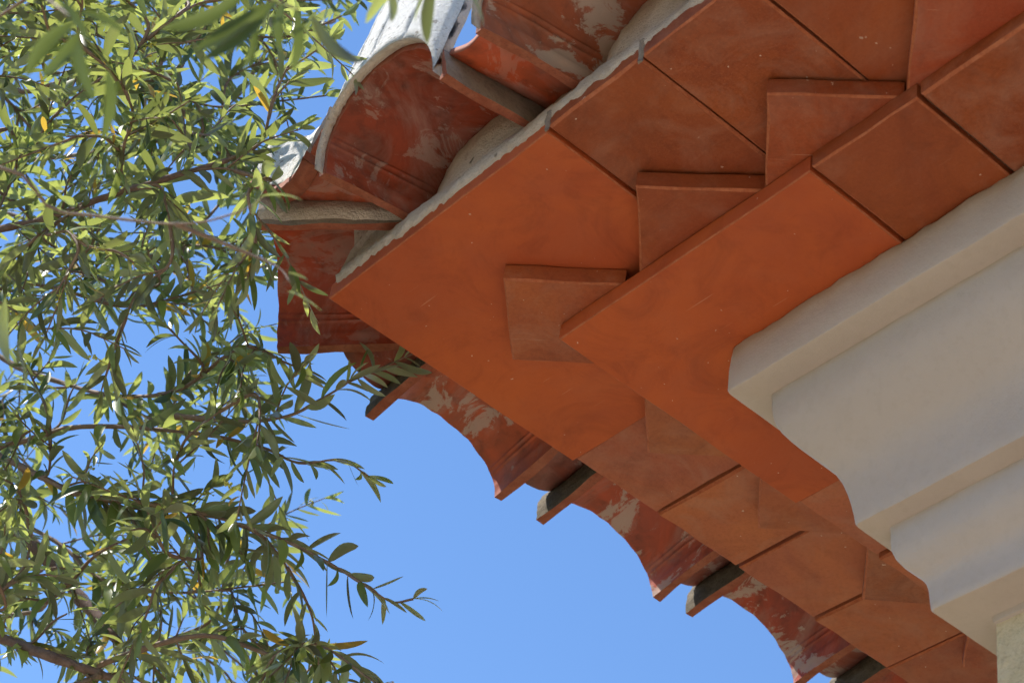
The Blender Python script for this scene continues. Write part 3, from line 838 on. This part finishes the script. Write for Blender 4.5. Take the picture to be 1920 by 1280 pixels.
TIPS=[[-1.03,-0.36,3.83],[-0.65,-0.41,3.53],[-0.27,-0.5,3.68],[-0.19,-0.37,3.43],[-0.84,-0.32,3.85],[-0.57,-0.26,4.0],[-0.42,-0.57,3.5],[-0.7,-0.43,4.11],[-0.6,-0.27,3.57],[-0.09,-0.39,3.32],[-0.77,-0.14,3.78],[-0.44,-0.31,3.99],[-0.74,-0.48,3.85],[-0.86,-0.54,4.1],[-0.7,-0.43,3.77],[-0.84,-0.14,3.85],[-0.64,-0.36,3.59],[-0.74,-0.36,3.67],[-0.19,-0.58,3.32],[-0.51,-0.45,3.68],[-0.26,-0.54,3.54],[-0.28,-0.5,3.28],[-0.52,-0.32,3.56],[-0.46,-0.23,3.67],[-0.58,-0.52,3.56],[-0.33,-0.38,3.47],[-0.7,-0.53,3.91],[-0.7,-0.37,3.82],[-0.1,-0.36,3.24],[-0.58,-0.22,4.04],[-0.35,-0.29,3.82],[-0.49,-0.38,3.68],[-0.77,-0.38,3.79],[-0.91,-0.28,3.98],[-0.74,-0.54,4.01],[-0.12,-0.37,3.54],[-0.35,-0.53,3.57],[-0.62,-0.28,3.88],[-0.45,-0.33,3.94],[-0.34,-0.41,3.8],[-0.34,-0.51,3.42],[-0.83,-0.44,3.72],[-0.53,-0.52,3.75],[-0.13,-0.69,3.42],[-0.31,-0.46,3.63],[-0.68,-0.41,4.13],[-0.56,-0.27,3.94],[-0.42,-0.37,3.59],[-0.12,-0.35,3.22],[-0.34,-0.56,3.67],[-0.44,-0.41,3.87],[-0.79,-0.27,4.05],[-0.52,-0.23,4.09],[-0.36,-0.43,3.48],[-0.56,-0.48,3.51],[-0.16,-0.64,3.41],[-0.02,-0.46,3.52],[-0.09,-0.51,3.54],[-0.66,-0.34,4.05],[-0.7,-0.27,3.66],[-0.57,-0.22,3.89],[-0.23,-0.67,3.36],[-0.46,-0.39,3.77],[-0.95,-0.32,3.92],[-0.42,-0.24,4.09],[-0.24,-0.44,3.52],[-0.73,-0.17,3.85],[-0.51,-0.55,3.55],[-0.38,-0.41,3.75],[-0.62,-0.32,3.71],[-0.23,-0.5,3.36],[-0.4,-0.43,3.41],[-0.23,-0.44,3.25],[-0.61,-0.22,3.67],[-0.35,-0.37,3.65],[-0.65,-0.34,3.93],[-0.18,-0.52,3.39],[-0.6,-0.29,4.13],[-0.57,-0.36,4.09],[-0.54,-0.39,3.46],[-0.53,-0.24,4.02],[-0.97,-0.35,3.95],[-0.39,-0.5,3.72],[-0.26,-0.4,3.36],[-1.08,-0.29,3.85],[-0.82,-0.21,3.9],[-0.22,-0.51,3.38],[-0.3,-0.49,3.21],[-0.63,-0.46,3.93],[-0.67,-0.54,3.72],[-0.59,-0.39,3.89],[-0.9,-0.47,4.07],[-0.1,-0.65,3.43],[-0.22,-0.69,3.48],[-0.28,-0.32,3.84],[-0.55,-0.25,4.09],[-0.85,-0.24,3.81],[-0.11,-0.38,3.56],[-0.94,-0.36,3.81],[-0.15,-0.56,3.4],[-0.28,-0.38,3.41],[-0.62,-0.41,3.85],[-0.33,-0.52,3.3],[-0.54,-0.16,4.19],[-0.14,-0.54,3.57],[-0.72,-0.58,4.16],[-0.81,0.07,3.43],[-0.76,-0.28,3.62],[-1.33,-0.45,3.5],[-1.14,-0.53,3.95],[-0.38,-0.3,3.08],[-1.15,-0.26,3.1],[-0.36,-0.29,3.02],[-0.62,-0.55,2.96],[-1.15,-0.22,3.64],[-0.74,-0.46,3.06],[-0.47,-0.59,3.76],[-1.04,-0.22,3.19],[-0.7,-0.3,3.12],[-0.68,-0.43,3.47],[-0.56,-0.03,2.99],[-0.57,-0.6,3.06],[-0.9,-0.28,3.18],[-0.96,-0.72,3.99],[-0.45,-0.53,3.21],[-1.09,-0.45,3.53],[-0.73,-0.45,3.69],[-0.68,-0.11,3.28],[-1.17,-0.47,3.69],[-1.32,-0.26,3.5],[-0.62,-0.52,3.5],[-0.38,-0.37,3.19],[-1.61,-0.09,3.25],[-0.77,-0.29,3.24],[-0.83,-0.65,3.74],[-1.31,-0.09,3.47],[-0.35,-0.24,3.33],[-0.42,-0.81,3.57],[-0.86,-0.28,3.52],[-1.33,-0.32,3.58],[-0.83,-0.09,2.98],[-0.94,-0.68,4.25],[-0.04,-0.66,3.5],[-0.91,-0.47,3.34],[-1.14,0.04,3.51],[-0.41,-0.22,2.94],[-0.8,-0.47,3.48],[-0.57,-0.45,2.88],[-0.45,0.09,2.97],[-1.13,0.02,3.42],[-0.45,-0.69,3.31],[-0.53,-0.22,3.17],[-0.98,-0.52,3.3],[-0.41,-0.45,3.24],[-0.55,-0.18,3.49],[-0.96,-0.29,3.54],[-0.67,-0.14,2.94],[-0.62,-0.2,3.0],[-0.73,-0.24,4.14],[-0.72,-0.37,3.1],[-0.42,-0.54,3.53],[-0.56,-0.24,3.91],[-0.46,-0.4,2.95],[-0.26,-0.92,3.44],[-0.67,-0.02,2.96],[-1.15,0.33,3.4],[-0.95,-0.45,3.24],[-0.77,-0.39,2.86],[-0.87,-0.38,2.94],[-0.67,-0.13,3.78],[-1.11,-0.47,3.36],[-0.27,-0.74,3.58],[-0.43,-0.17,3.11],[-0.61,-0.39,3.35],[-0.57,-0.13,3.02],[-0.89,0.01,3.68],[-0.09,-0.73,3.49],[-0.64,0.01,3.2],[-0.7,-0.46,2.87],[-0.59,-0.2,3.58],[-0.79,-0.2,2.9],[-1.08,0.06,3.5],[-0.61,-0.23,3.05],[-0.97,-0.81,4.25],[-0.56,-0.33,2.86],[-0.81,-0.71,3.6],[-0.43,-0.04,3.14],[-1.23,0.08,3.37],[-0.44,0.11,2.91],[-0.39,-0.66,3.44],[-0.94,-0.18,2.98],[-1.3,-0.33,3.16],[-1.42,-0.19,3.16],[-0.83,-0.15,2.98],[-0.91,-0.24,2.96],[-1.03,-0.72,3.86],[-0.59,0.01,3.14],[-0.55,-0.2,4.34],[-0.76,-0.81,3.69],[-1.46,-0.28,3.42],[-0.89,-0.56,4.27],[-1.05,-0.29,3.1],[-0.13,-0.55,3.47],[-0.49,-0.27,3.43],[-1.2,0.06,3.51],[-0.83,-0.19,3.11],[-0.93,-0.58,3.89],[-0.95,-0.23,3.42],[-1.21,0.2,3.4],[-1.39,-0.0,3.39],[-1.07,-0.15,3.53],[-0.44,-0.14,3.1],[-0.56,-0.06,2.87],[-0.77,-0.36,2.9],[-0.89,0.05,3.05],[-1.14,-0.07,3.17],[-0.66,0.17,3.23],[-0.66,-0.37,4.23],[-0.98,-0.62,3.71],[-0.67,-0.41,2.97],[-1.18,-0.27,3.71],[-1.09,0.27,3.28],[-0.77,-0.52,3.09],[-0.58,-0.54,3.97],[-1.06,-0.3,3.25],[-0.65,0.1,3.16],[-0.52,-0.52,2.96],[-0.57,-0.11,3.5],[-0.73,-0.44,3.93],[-0.83,-0.63,3.77],[-1.11,0.23,3.44],[-0.57,-0.23,3.18],[-0.58,-0.43,2.98],[-0.46,-0.49,3.0],[-0.77,-0.47,2.85],[-0.57,-0.13,2.99],[-0.69,-0.2,3.15],[-0.52,-0.1,3.05],[-0.62,-0.61,3.08],[-0.61,-0.27,3.85],[-1.35,-0.12,3.35],[-1.3,-0.21,3.65],[-0.73,-0.6,3.64],[-0.59,-0.4,3.18],[-1.11,-0.41,3.91],[-0.82,-0.06,3.67],[-0.25,-0.22,3.13],[-1.01,-0.06,3.42],[-0.84,0.11,3.49],[-1.11,-0.18,3.21],[-0.45,0.03,3.08],[-0.56,-0.07,2.95],[-1.52,-0.31,3.42],[-0.37,-0.09,2.85],[-0.74,-0.25,3.11],[-0.47,-0.19,2.86],[-0.34,-0.36,4.1],[-0.92,-0.49,3.54],[-0.51,-0.34,2.99],[-0.57,-0.56,3.13],[-0.85,-0.38,3.58],[-0.49,-0.53,3.51],[-0.77,-0.15,3.5],[-1.03,0.04,3.29],[-0.97,0.25,3.34],[-0.58,-0.35,3.52],[-0.4,-0.37,4.18],[-0.99,-0.5,3.88],[-1.01,0.3,3.37],[-0.86,-0.08,3.59],[-0.29,-0.09,2.94],[-0.84,0.16,3.28],[-1.19,0.11,3.49],[-0.08,-0.7,3.52],[-0.99,-0.16,3.2],[-1.18,-0.04,3.38],[-1.19,-0.06,3.44],[-0.11,-0.63,3.49],[-0.48,-0.31,3.0],[-0.33,-0.39,3.25],[-0.89,-0.76,4.26],[-0.73,-0.45,3.5],[-0.36,-0.22,3.25],[-1.2,-0.39,3.27],[-0.61,-0.5,3.13],[-0.66,-0.32,2.86],[-0.81,-0.53,3.12],[-0.46,0.08,2.91],[-0.86,0.04,3.13],[-0.78,-0.47,2.93],[-1.18,-0.47,3.74],[-0.78,0.28,3.17],[-0.8,-0.75,3.74],[-0.53,-0.35,2.95],[-0.37,-0.44,3.92],[-0.59,-0.71,3.61],[-0.36,-0.4,3.49],[-1.24,-0.52,3.77],[-0.97,-0.52,3.23],[-0.45,-0.42,3.06],[-0.43,-0.23,3.2],[-0.88,0.22,3.45],[-0.89,0.01,3.9],[-0.66,-0.63,3.13],[-1.23,-0.19,3.08],[-0.56,-0.28,3.2],[-0.4,-0.21,3.03],[-1.27,-0.25,3.24],[-0.58,-0.37,3.61],[-1.06,-0.03,3.15],[-0.33,-0.26,4.13],[-0.84,-0.48,3.41],[-0.94,-0.05,3.41],[-0.95,-0.03,3.56],[-0.8,-0.51,3.75],[-0.77,-0.48,3.06],[-0.64,-0.66,3.74],[-0.77,-0.48,4.33],[-1.17,-0.57,3.71],[-0.58,-0.34,3.25],[-0.36,-0.72,3.21],[-1.03,0.02,3.34],[-0.55,-0.52,3.38],[-1.28,-0.53,3.66],[-0.26,-0.77,3.47],[-1.19,0.13,3.2],[-0.37,-0.67,3.47],[-0.56,-0.43,2.93],[-0.29,-0.31,4.11],[-0.41,-0.72,3.56],[-1.23,-0.68,3.96],[-0.42,-0.53,3.27],[-1.09,0.34,3.28],[-0.66,-0.5,4.0],[-0.39,-0.64,3.21],[-0.31,-0.68,3.44],[-0.43,-0.64,3.4],[-0.58,-0.64,3.96],[-0.62,-0.5,3.31],[-0.18,-0.75,3.57],[-0.71,-0.28,3.45],[-1.04,-0.25,3.18],[-0.64,-0.81,3.93],[-0.51,-0.07,3.35],[-0.43,-0.42,4.12],[-0.87,-0.05,3.32],[-0.62,-0.73,3.33],[-0.56,-0.59,3.31],[-0.65,-0.75,3.5],[-0.5,-0.35,3.05],[-0.78,0.05,3.06],[-0.69,-0.14,3.06],[-0.89,0.12,3.33],[-0.42,-0.79,3.76],[-0.44,-0.2,3.34],[-0.63,-0.91,3.8],[-0.86,0.05,3.73],[-1.23,-0.18,3.19],[-0.26,-0.39,3.53],[-0.29,-0.39,3.9],[-1.09,-0.15,3.43],[-0.46,-0.38,4.18],[-1.26,-0.49,3.66],[-1.26,-0.29,3.73],[-0.95,-0.15,3.32],[-0.99,0.14,3.42],[-0.67,-0.52,3.41],[-0.79,-0.69,3.71],[-1.02,-0.55,3.66],[-0.7,-0.13,4.01],[-1.16,-0.3,3.36],[-0.79,-0.37,3.43],[-0.96,-0.32,3.03],[-1.02,-0.51,3.78],[-0.69,-0.3,3.2]]

tree = bpy.data.objects.new('olive_tree', None)
COL.objects.link(tree)
TB = Vector((-1.95, -1.45, 0))
tree.location = TB
tag(tree, 'olive tree with slender grey-green leaves reaching past the corner of the eaves', 'tree')
tr = random.Random(17)

def smooth_path(pts, n):
    """Catmull-Rom through pts"""
    P = [Vector(p) for p in pts]
    P = [P[0] * 2 - P[1]] + P + [P[-1] * 2 - P[-2]]
    out = []
    for i in range(1, len(P) - 2):
        for k in range(n):
            t = k / n
            a, b, c, d = P[i - 1], P[i], P[i + 1], P[i + 2]
            out.append(.5 * ((2 * b) + (c - a) * t + (2 * a - 5 * b + 4 * c - d) * t * t + (3 * b - a - 3 * c + d) * t ** 3))
    out.append(P[-2])
    return out

def tube(V, F, pts, r0, r1, sides=6, knob=.12, seed=0, power=1.0):
    base = len(V)
    n = len(pts)
    up = Vector((.3, .2, .93))
    for i, p in enumerate(pts):
        d = (pts[min(i + 1, n - 1)] - pts[max(i - 1, 0)])
        if d.length < 1e-9:
            d = Vector((0, 0, 1))
        d.normalize()
        x = d.cross(up)
        if x.length < 1e-3:
            x = d.cross(Vector((1, 0, 0)))
        x.normalize()
        y = d.cross(x)
        r = r1 + (r0 - r1) * (1 - i / max(1, n - 1)) ** power
        for s in range(sides):
            a = 2 * math.pi * s / sides
            q = p + (x * math.cos(a) + y * math.sin(a)) * r
            q += (q - p) * knob * nz(q, 40, seed) * 2
            V.append(q)
    for i in range(n - 1):
        for s in range(sides):
            a = base + i * sides + s
            b = base + i * sides + (s + 1) % sides
            F.append((a, b, b + sides, a + sides))
    F.append(tuple(base + (n - 1) * sides + s for s in range(sides)))

def tree_mesh(name, V, F, mat):
    return mesh_obj(name, [v - TB for v in V], F, mat, tree, smooth=True)

skel = []                      # every point a twig may spring from: (point, direction)
def add_skel(pts):
    for a, b in zip(pts, pts[1:]):
        skel.append((a, (b - a).normalized()))

# trunk, leaning and gnarled, then limbs running from it
trunk_pts = smooth_path([TB + Vector((.0, .0, -.05)), TB + Vector((.03, .0, .5)), TB + Vector((-.02, .05, 1.1)), TB + Vector((.06, .10, 1.7)), TB + Vector((.02, .22, 2.3)), TB + Vector((.10, .30, 3.0)), TB + Vector((.02, .36, 3.9)), TB + Vector((.0, .5, 4.8))], 6)
V, F = [], []
tube(V, F, trunk_pts, .15, .045, 14, .9, 3)
tree_mesh('trunk', V, F, M_BARK)

def from_trunk(first):
    f = Vector(first)
    best = min(trunk_pts[8:], key=lambda p: (p - f).length + abs((f.z - .35) - p.z))
    mid = best.lerp(f, .5) + Vector((0, 0, .06))
    return [best, mid]

R0 = {'thick': (.024, .007), 'thin': (.0075, .0013), 'near': (.0024, .0008)}
twig_jobs = []                 # (points, leafy start fraction, spacing, leaf length)
for kind in ('thick', 'thin', 'near'):
    for bi, pts in enumerate(LIMBS[kind]):
        P = [Vector(p) for p in pts]
        lead = from_trunk(P[0]) if not (kind == 'near' and bi == 4) else []
        if kind == 'thin' and bi == 3:
            lead = []
        path = smooth_path(lead + P, 6)
        r0, r1 = R0[kind]
        if kind == 'thick' and bi == 2:
            r0, r1 = .007, .003
        if kind == 'thick' and bi == 0:
            r0, r1 = .010, .0045
        if kind == 'thin' and bi == 3:
            r0 = .004
        V, F = [], []
        tube(V, F, path, r0, r1, 8, .25, bi, 1.0 if kind == 'thick' else 2.0)
        tree_mesh('branch', V, F, M_BARK if kind == 'thick' else M_TWIG)
        core = smooth_path(P, 6)
        if kind != 'near':
            add_skel(path[8:])
        if kind == 'thin':
            twig_jobs.append((core, .42, .017, .062))

# secondary twigs grown towards points spread through the crown
TV, TF = [], []
tips = [Vector(t) for t in TIPS]
tips.sort(key=lambda t: min((t - s[0]).length for s in skel[::4]))
for ti, t in enumerate(tips):
    best, bd = None, 9
    for p, d in skel:
        dist = (p - t).length
        if dist < .07:
            continue
        ang = (t - p).normalized().dot(d)
        c = dist * (1.25 - .45 * ang)
        if c < bd:
            bd, best = c, (p, d)
    if best is None:
        continue
    p, d = best
    dist = (t - p).length
    m1 = p + d * dist * .30 + (t - p) * .12
    droop = Vector((0, 0, -.06 * dist))
    m2 = p.lerp(t, .66) + d * dist * .10 - droop + Vector((tr.uniform(-1, 1), tr.uniform(-1, 1), tr.uniform(-1, 1))) * .04 * dist
    path = smooth_path([p, m1, m2, t], 5)
    tube(TV, TF, path, .0022 + .004 * min(1, dist), .0010, 5, .1, ti)
    add_skel(path[5:])
    twig_jobs.append((path, max(.15, 1 - .30 / max(dist, .3)), tr.uniform(.015, .023), tr.uniform(.042, .060)))
# short side sprigs
for path, st, sp, ll in list(twig_jobs):
    for _ in range(tr.choice([0, 1, 1, 2])):
        i = int(len(path) * tr.uniform(.35, .9))
        i = min(max(1, i), len(path) - 2)
        d = (path[i + 1] - path[i - 1]).normalized()
        side = d.cross(Vector((tr.uniform(-1, 1), tr.uniform(-1, 1), tr.uniform(-1, 1)))).normalized()
        L = tr.uniform(.05, .14)
        q = path[i] + (d * .7 + side * .7) * L * .5
        e = path[i] + (d * .75 + side * .6).normalized() * L + Vector((0, 0, -.01))
        sp_path = smooth_path([path[i], q, e], 4)
        tube(TV, TF, sp_path, .0014, .0008, 5, .1, i)
        twig_jobs.append((sp_path, .15, tr.uniform(.013, .019), ll * tr.uniform(.75, 1.0)))

# ---- leaves: eight shapes, unit length along +Y
def leaf_shape(seed):
    r = random.Random(seed)
    NS = 7
    bend, fold, wmax = r.uniform(-.18, .30), r.uniform(.10, .5), r.uniform(.078, .112)
    if seed % 4 == 3:
        bend = r.uniform(.3, .5)
    sway = r.uniform(-.10, .10)
    Vv, Ff = [], []
    for j in range(NS + 1):
        t = j / NS
        wd = wmax * (math.sin(math.pi * min(1, max(0.0, t * .96 + .03)) ** .95) ** .62) if 0 < j < NS else (.012 if j == 0 else .006)
        z = -bend * t * t
        x = sway * math.sin(t * math.pi)
        for s in (-1, 0, 1):
            Vv.append((x + s * wd, t * (1 - .25 * abs(bend) * t), z + (abs(s) * wd * fold)))
    for j in range(NS):
        for s in (0, 1):
            a = j * 3 + s
            Ff.append((a, a + 1, a + 4, a + 3))
    return np.array(Vv), Ff
SHAPES = [leaf_shape(s) for s in range(8)]

leaves = []                     # (shape index, 4x4 numpy, tint)
def put_leaf(base, direc, normal, length, tint, shape=None):
    y = direc.normalized()
    x = y.cross(normal)
    if x.length < 1e-4:
        x = y.cross(Vector((1, 0, .2)))
    x.normalize()
    z = x.cross(y)
    k = length
    M = Matrix(((x.x * k, y.x * k, z.x * k, base.x), (x.y * k, y.y * k, z.y * k, base.y), (x.z * k, y.z * k, z.z * k, base.z), (0, 0, 0, 1)))
    leaves.append((tr.randrange(8) if shape is None else shape, M, tint))

def leaf_up():
    return Vector((tr.gauss(0, .55), tr.gauss(0, .55), 1)).normalized()

for path, st, sp, ll in twig_jobs:
    seg = [(b - a).length for a, b in zip(path, path[1:])]
    tot = sum(seg)
    s = st * tot
    rot = tr.uniform(0, math.pi)
    while s < tot:
        acc = 0
        for i, l in enumerate(seg):
            if acc + l >= s:
                break
            acc += l
        f = (s - acc) / max(l, 1e-6)
        p = path[i].lerp(path[i + 1], f)
        d = (path[i + 1] - path[i]).normalized()
        ref = d.cross(Vector((0, 0, 1)))
        ref = ref.normalized() if ref.length > .05 else Vector((1, 0, 0))
        bi_ = d.cross(ref)
        rot += math.pi / 2 + tr.uniform(-.3, .3)
        for sg in (1, -1):
            if tr.random() < .14:
                continue
            lat = (ref * math.cos(rot) + bi_ * math.sin(rot)) * sg
            opn = tr.uniform(.5, 1.05)
            dd = d * math.cos(opn) + lat * math.sin(opn) + Vector((0, 0, -.12))
            g = (s / tot)
            tint = min(1, max(0, tr.gauss(.46, .30) + (.2 if g > .9 else 0)))
            if tr.random() < .025:
                tint = 2.0                                        # a yellowing leaf
            put_leaf(p, dd, leaf_up(), ll * tr.uniform(.7, 1.25) * (1 - .35 * max(0, g - .75) / .25), tint)
        s += sp * tr.uniform(.8, 1.3)
    d = (path[-1] - path[-2]).normalized()
    for _ in range(2):
        put_leaf(path[-1], d + Vector((tr.uniform(-.3, .3), tr.uniform(-.3, .3), tr.uniform(-.3, .3))), leaf_up(), ll * tr.uniform(.5, .8), min(1, tr.uniform(.5, 1.0)))
n_far = len(leaves)
for li, (a, b) in enumerate(NEAR_LEAVES):
    a, b = Vector(a), Vector(b)
    up = (leaf_up() + (CAM_POS - a).normalized() * (tr.uniform(-1.0, .6) if li > 11 else 2.2)).normalized()
    put_leaf(a, b - a, up, (b - a).length * 1.04, tr.uniform(.15, .9) if li > 11 else tr.uniform(0, .12), tr.choice([0, 1, 2, 4, 5]))  # the first dozen get a dark tint for the shade they hang in

# the leaves that show largest become leaf objects, the rest one mass of foliage
def shown(M):
    c = M @ Vector((0, .5, 0)) - CAM_POS
    z = c.dot(FWD)
    if z < .1:
        return 0
    u, v = c.dot(RIGHT) / z * 4047.93, c.dot(DOWN) / z * 4047.93
    if abs(u) > 960 or abs(v) > 640:
        return 0
    L = (M.to_3x3() @ Vector((0, 1, 0)))
    Lp = L - FWD * L.dot(FWD)
    return Lp.length / z
order = sorted(range(len(leaves)), key=lambda i: -shown(leaves[i][1]))
single = set(order[:300])

crown = None
fv, ff, ft = [], [], []
cnt = 0
for i, (si, M, tint) in enumerate(leaves):
    if i in single:
        continue
    A = np.array(M)
    vv = SHAPES[si][0] @ A[:3, :3].T + A[:3, 3] - np.array(TB)
    fv.append(vv)
    ff.extend([(a + cnt, b + cnt, c + cnt, d + cnt) for a, b, c, d in SHAPES[si][1]])
    ft.append(np.full(len(vv), tint, dtype=np.float32))
    cnt += len(vv)
me = bpy.data.meshes.new('foliage')
me.from_pydata(np.concatenate(fv).tolist(), [], ff)
me.attributes.new('leaf_tint', 'FLOAT', 'POINT').data.foreach_set('value', np.concatenate(ft))
me.materials.append(M_LEAF)
me.polygons.foreach_set('use_smooth', [True] * len(me.polygons))
fo = link('foliage', me, tree)
tag(fo, 'mass of slender olive leaves', None, 'stuff')

leaf_me = {}
for si in range(8):
    for q in range(6):
        me = bpy.data.meshes.new('leaf')
        me.from_pydata(SHAPES[si][0].tolist(), [], SHAPES[si][1])
        me.attributes.new('leaf_tint', 'FLOAT', 'POINT').data.foreach_set('value', np.full(len(SHAPES[si][0]), (.1 + .2 * q) if q < 5 else 2.0, dtype=np.float32))
        me.materials.append(M_LEAF)
        me.polygons.foreach_set('use_smooth', [True] * len(me.polygons))
        leaf_me[si, q] = me
for i in order[:300]:
    si, M, tint = leaves[i]
    o = link('leaf', leaf_me[si, 5 if tint > 1.5 else min(4, max(0, int(tint * 5)))], tree)
    L = M.copy()
    L.translation = M.translation - TB
    o.matrix_basis = L

tw = tree_mesh('twigs', TV, TF, M_TWIG)
tag(tw, 'thin brown twigs', None, 'stuff')

# ---- flower buds in loose sprays
bv, bf = [], []
ico = bmesh.new()
bmesh.ops.create_icosphere(ico, subdivisions=1, radius=1)
iv = [v.co.copy() for v in ico.verts]
ifc = [tuple(v.index for v in f.verts) for f in ico.faces]
ico.free()
for path, st, sp, ll in tr.sample(twig_jobs, min(60, len(twig_jobs))):
    p0 = path[int(len(path) * tr.uniform(.5, .9))]
    ax = Vector((tr.gauss(0, 1), tr.gauss(0, 1), tr.gauss(0, 1))).normalized()
    tube(bv, bf, [p0, p0 + ax * .012, p0 + ax * .024], .0006, .0004, 4, 0, 1)
    for _ in range(tr.randint(6, 14)):
        q0 = p0 + ax * tr.uniform(.006, .024)
        c = q0 + Vector((tr.gauss(0, 1), tr.gauss(0, 1), tr.gauss(0, 1))).normalized() * tr.uniform(.002, .006)
        tube(bv, bf, [q0, c], .0003, .0003, 3, 0, 1)
        r = tr.uniform(.0012, .0022)
        b0 = len(bv)
        bv.extend([c + v * r for v in iv])
        bf.extend([tuple(k + b0 for k in f) for f in ifc])
bd_ = tree_mesh('flower_buds', bv, bf, M_BUD)
tag(bd_, 'tiny yellow-green flower buds', None, 'stuff')
print('leaves', len(leaves), 'twigs', len(twig_jobs))
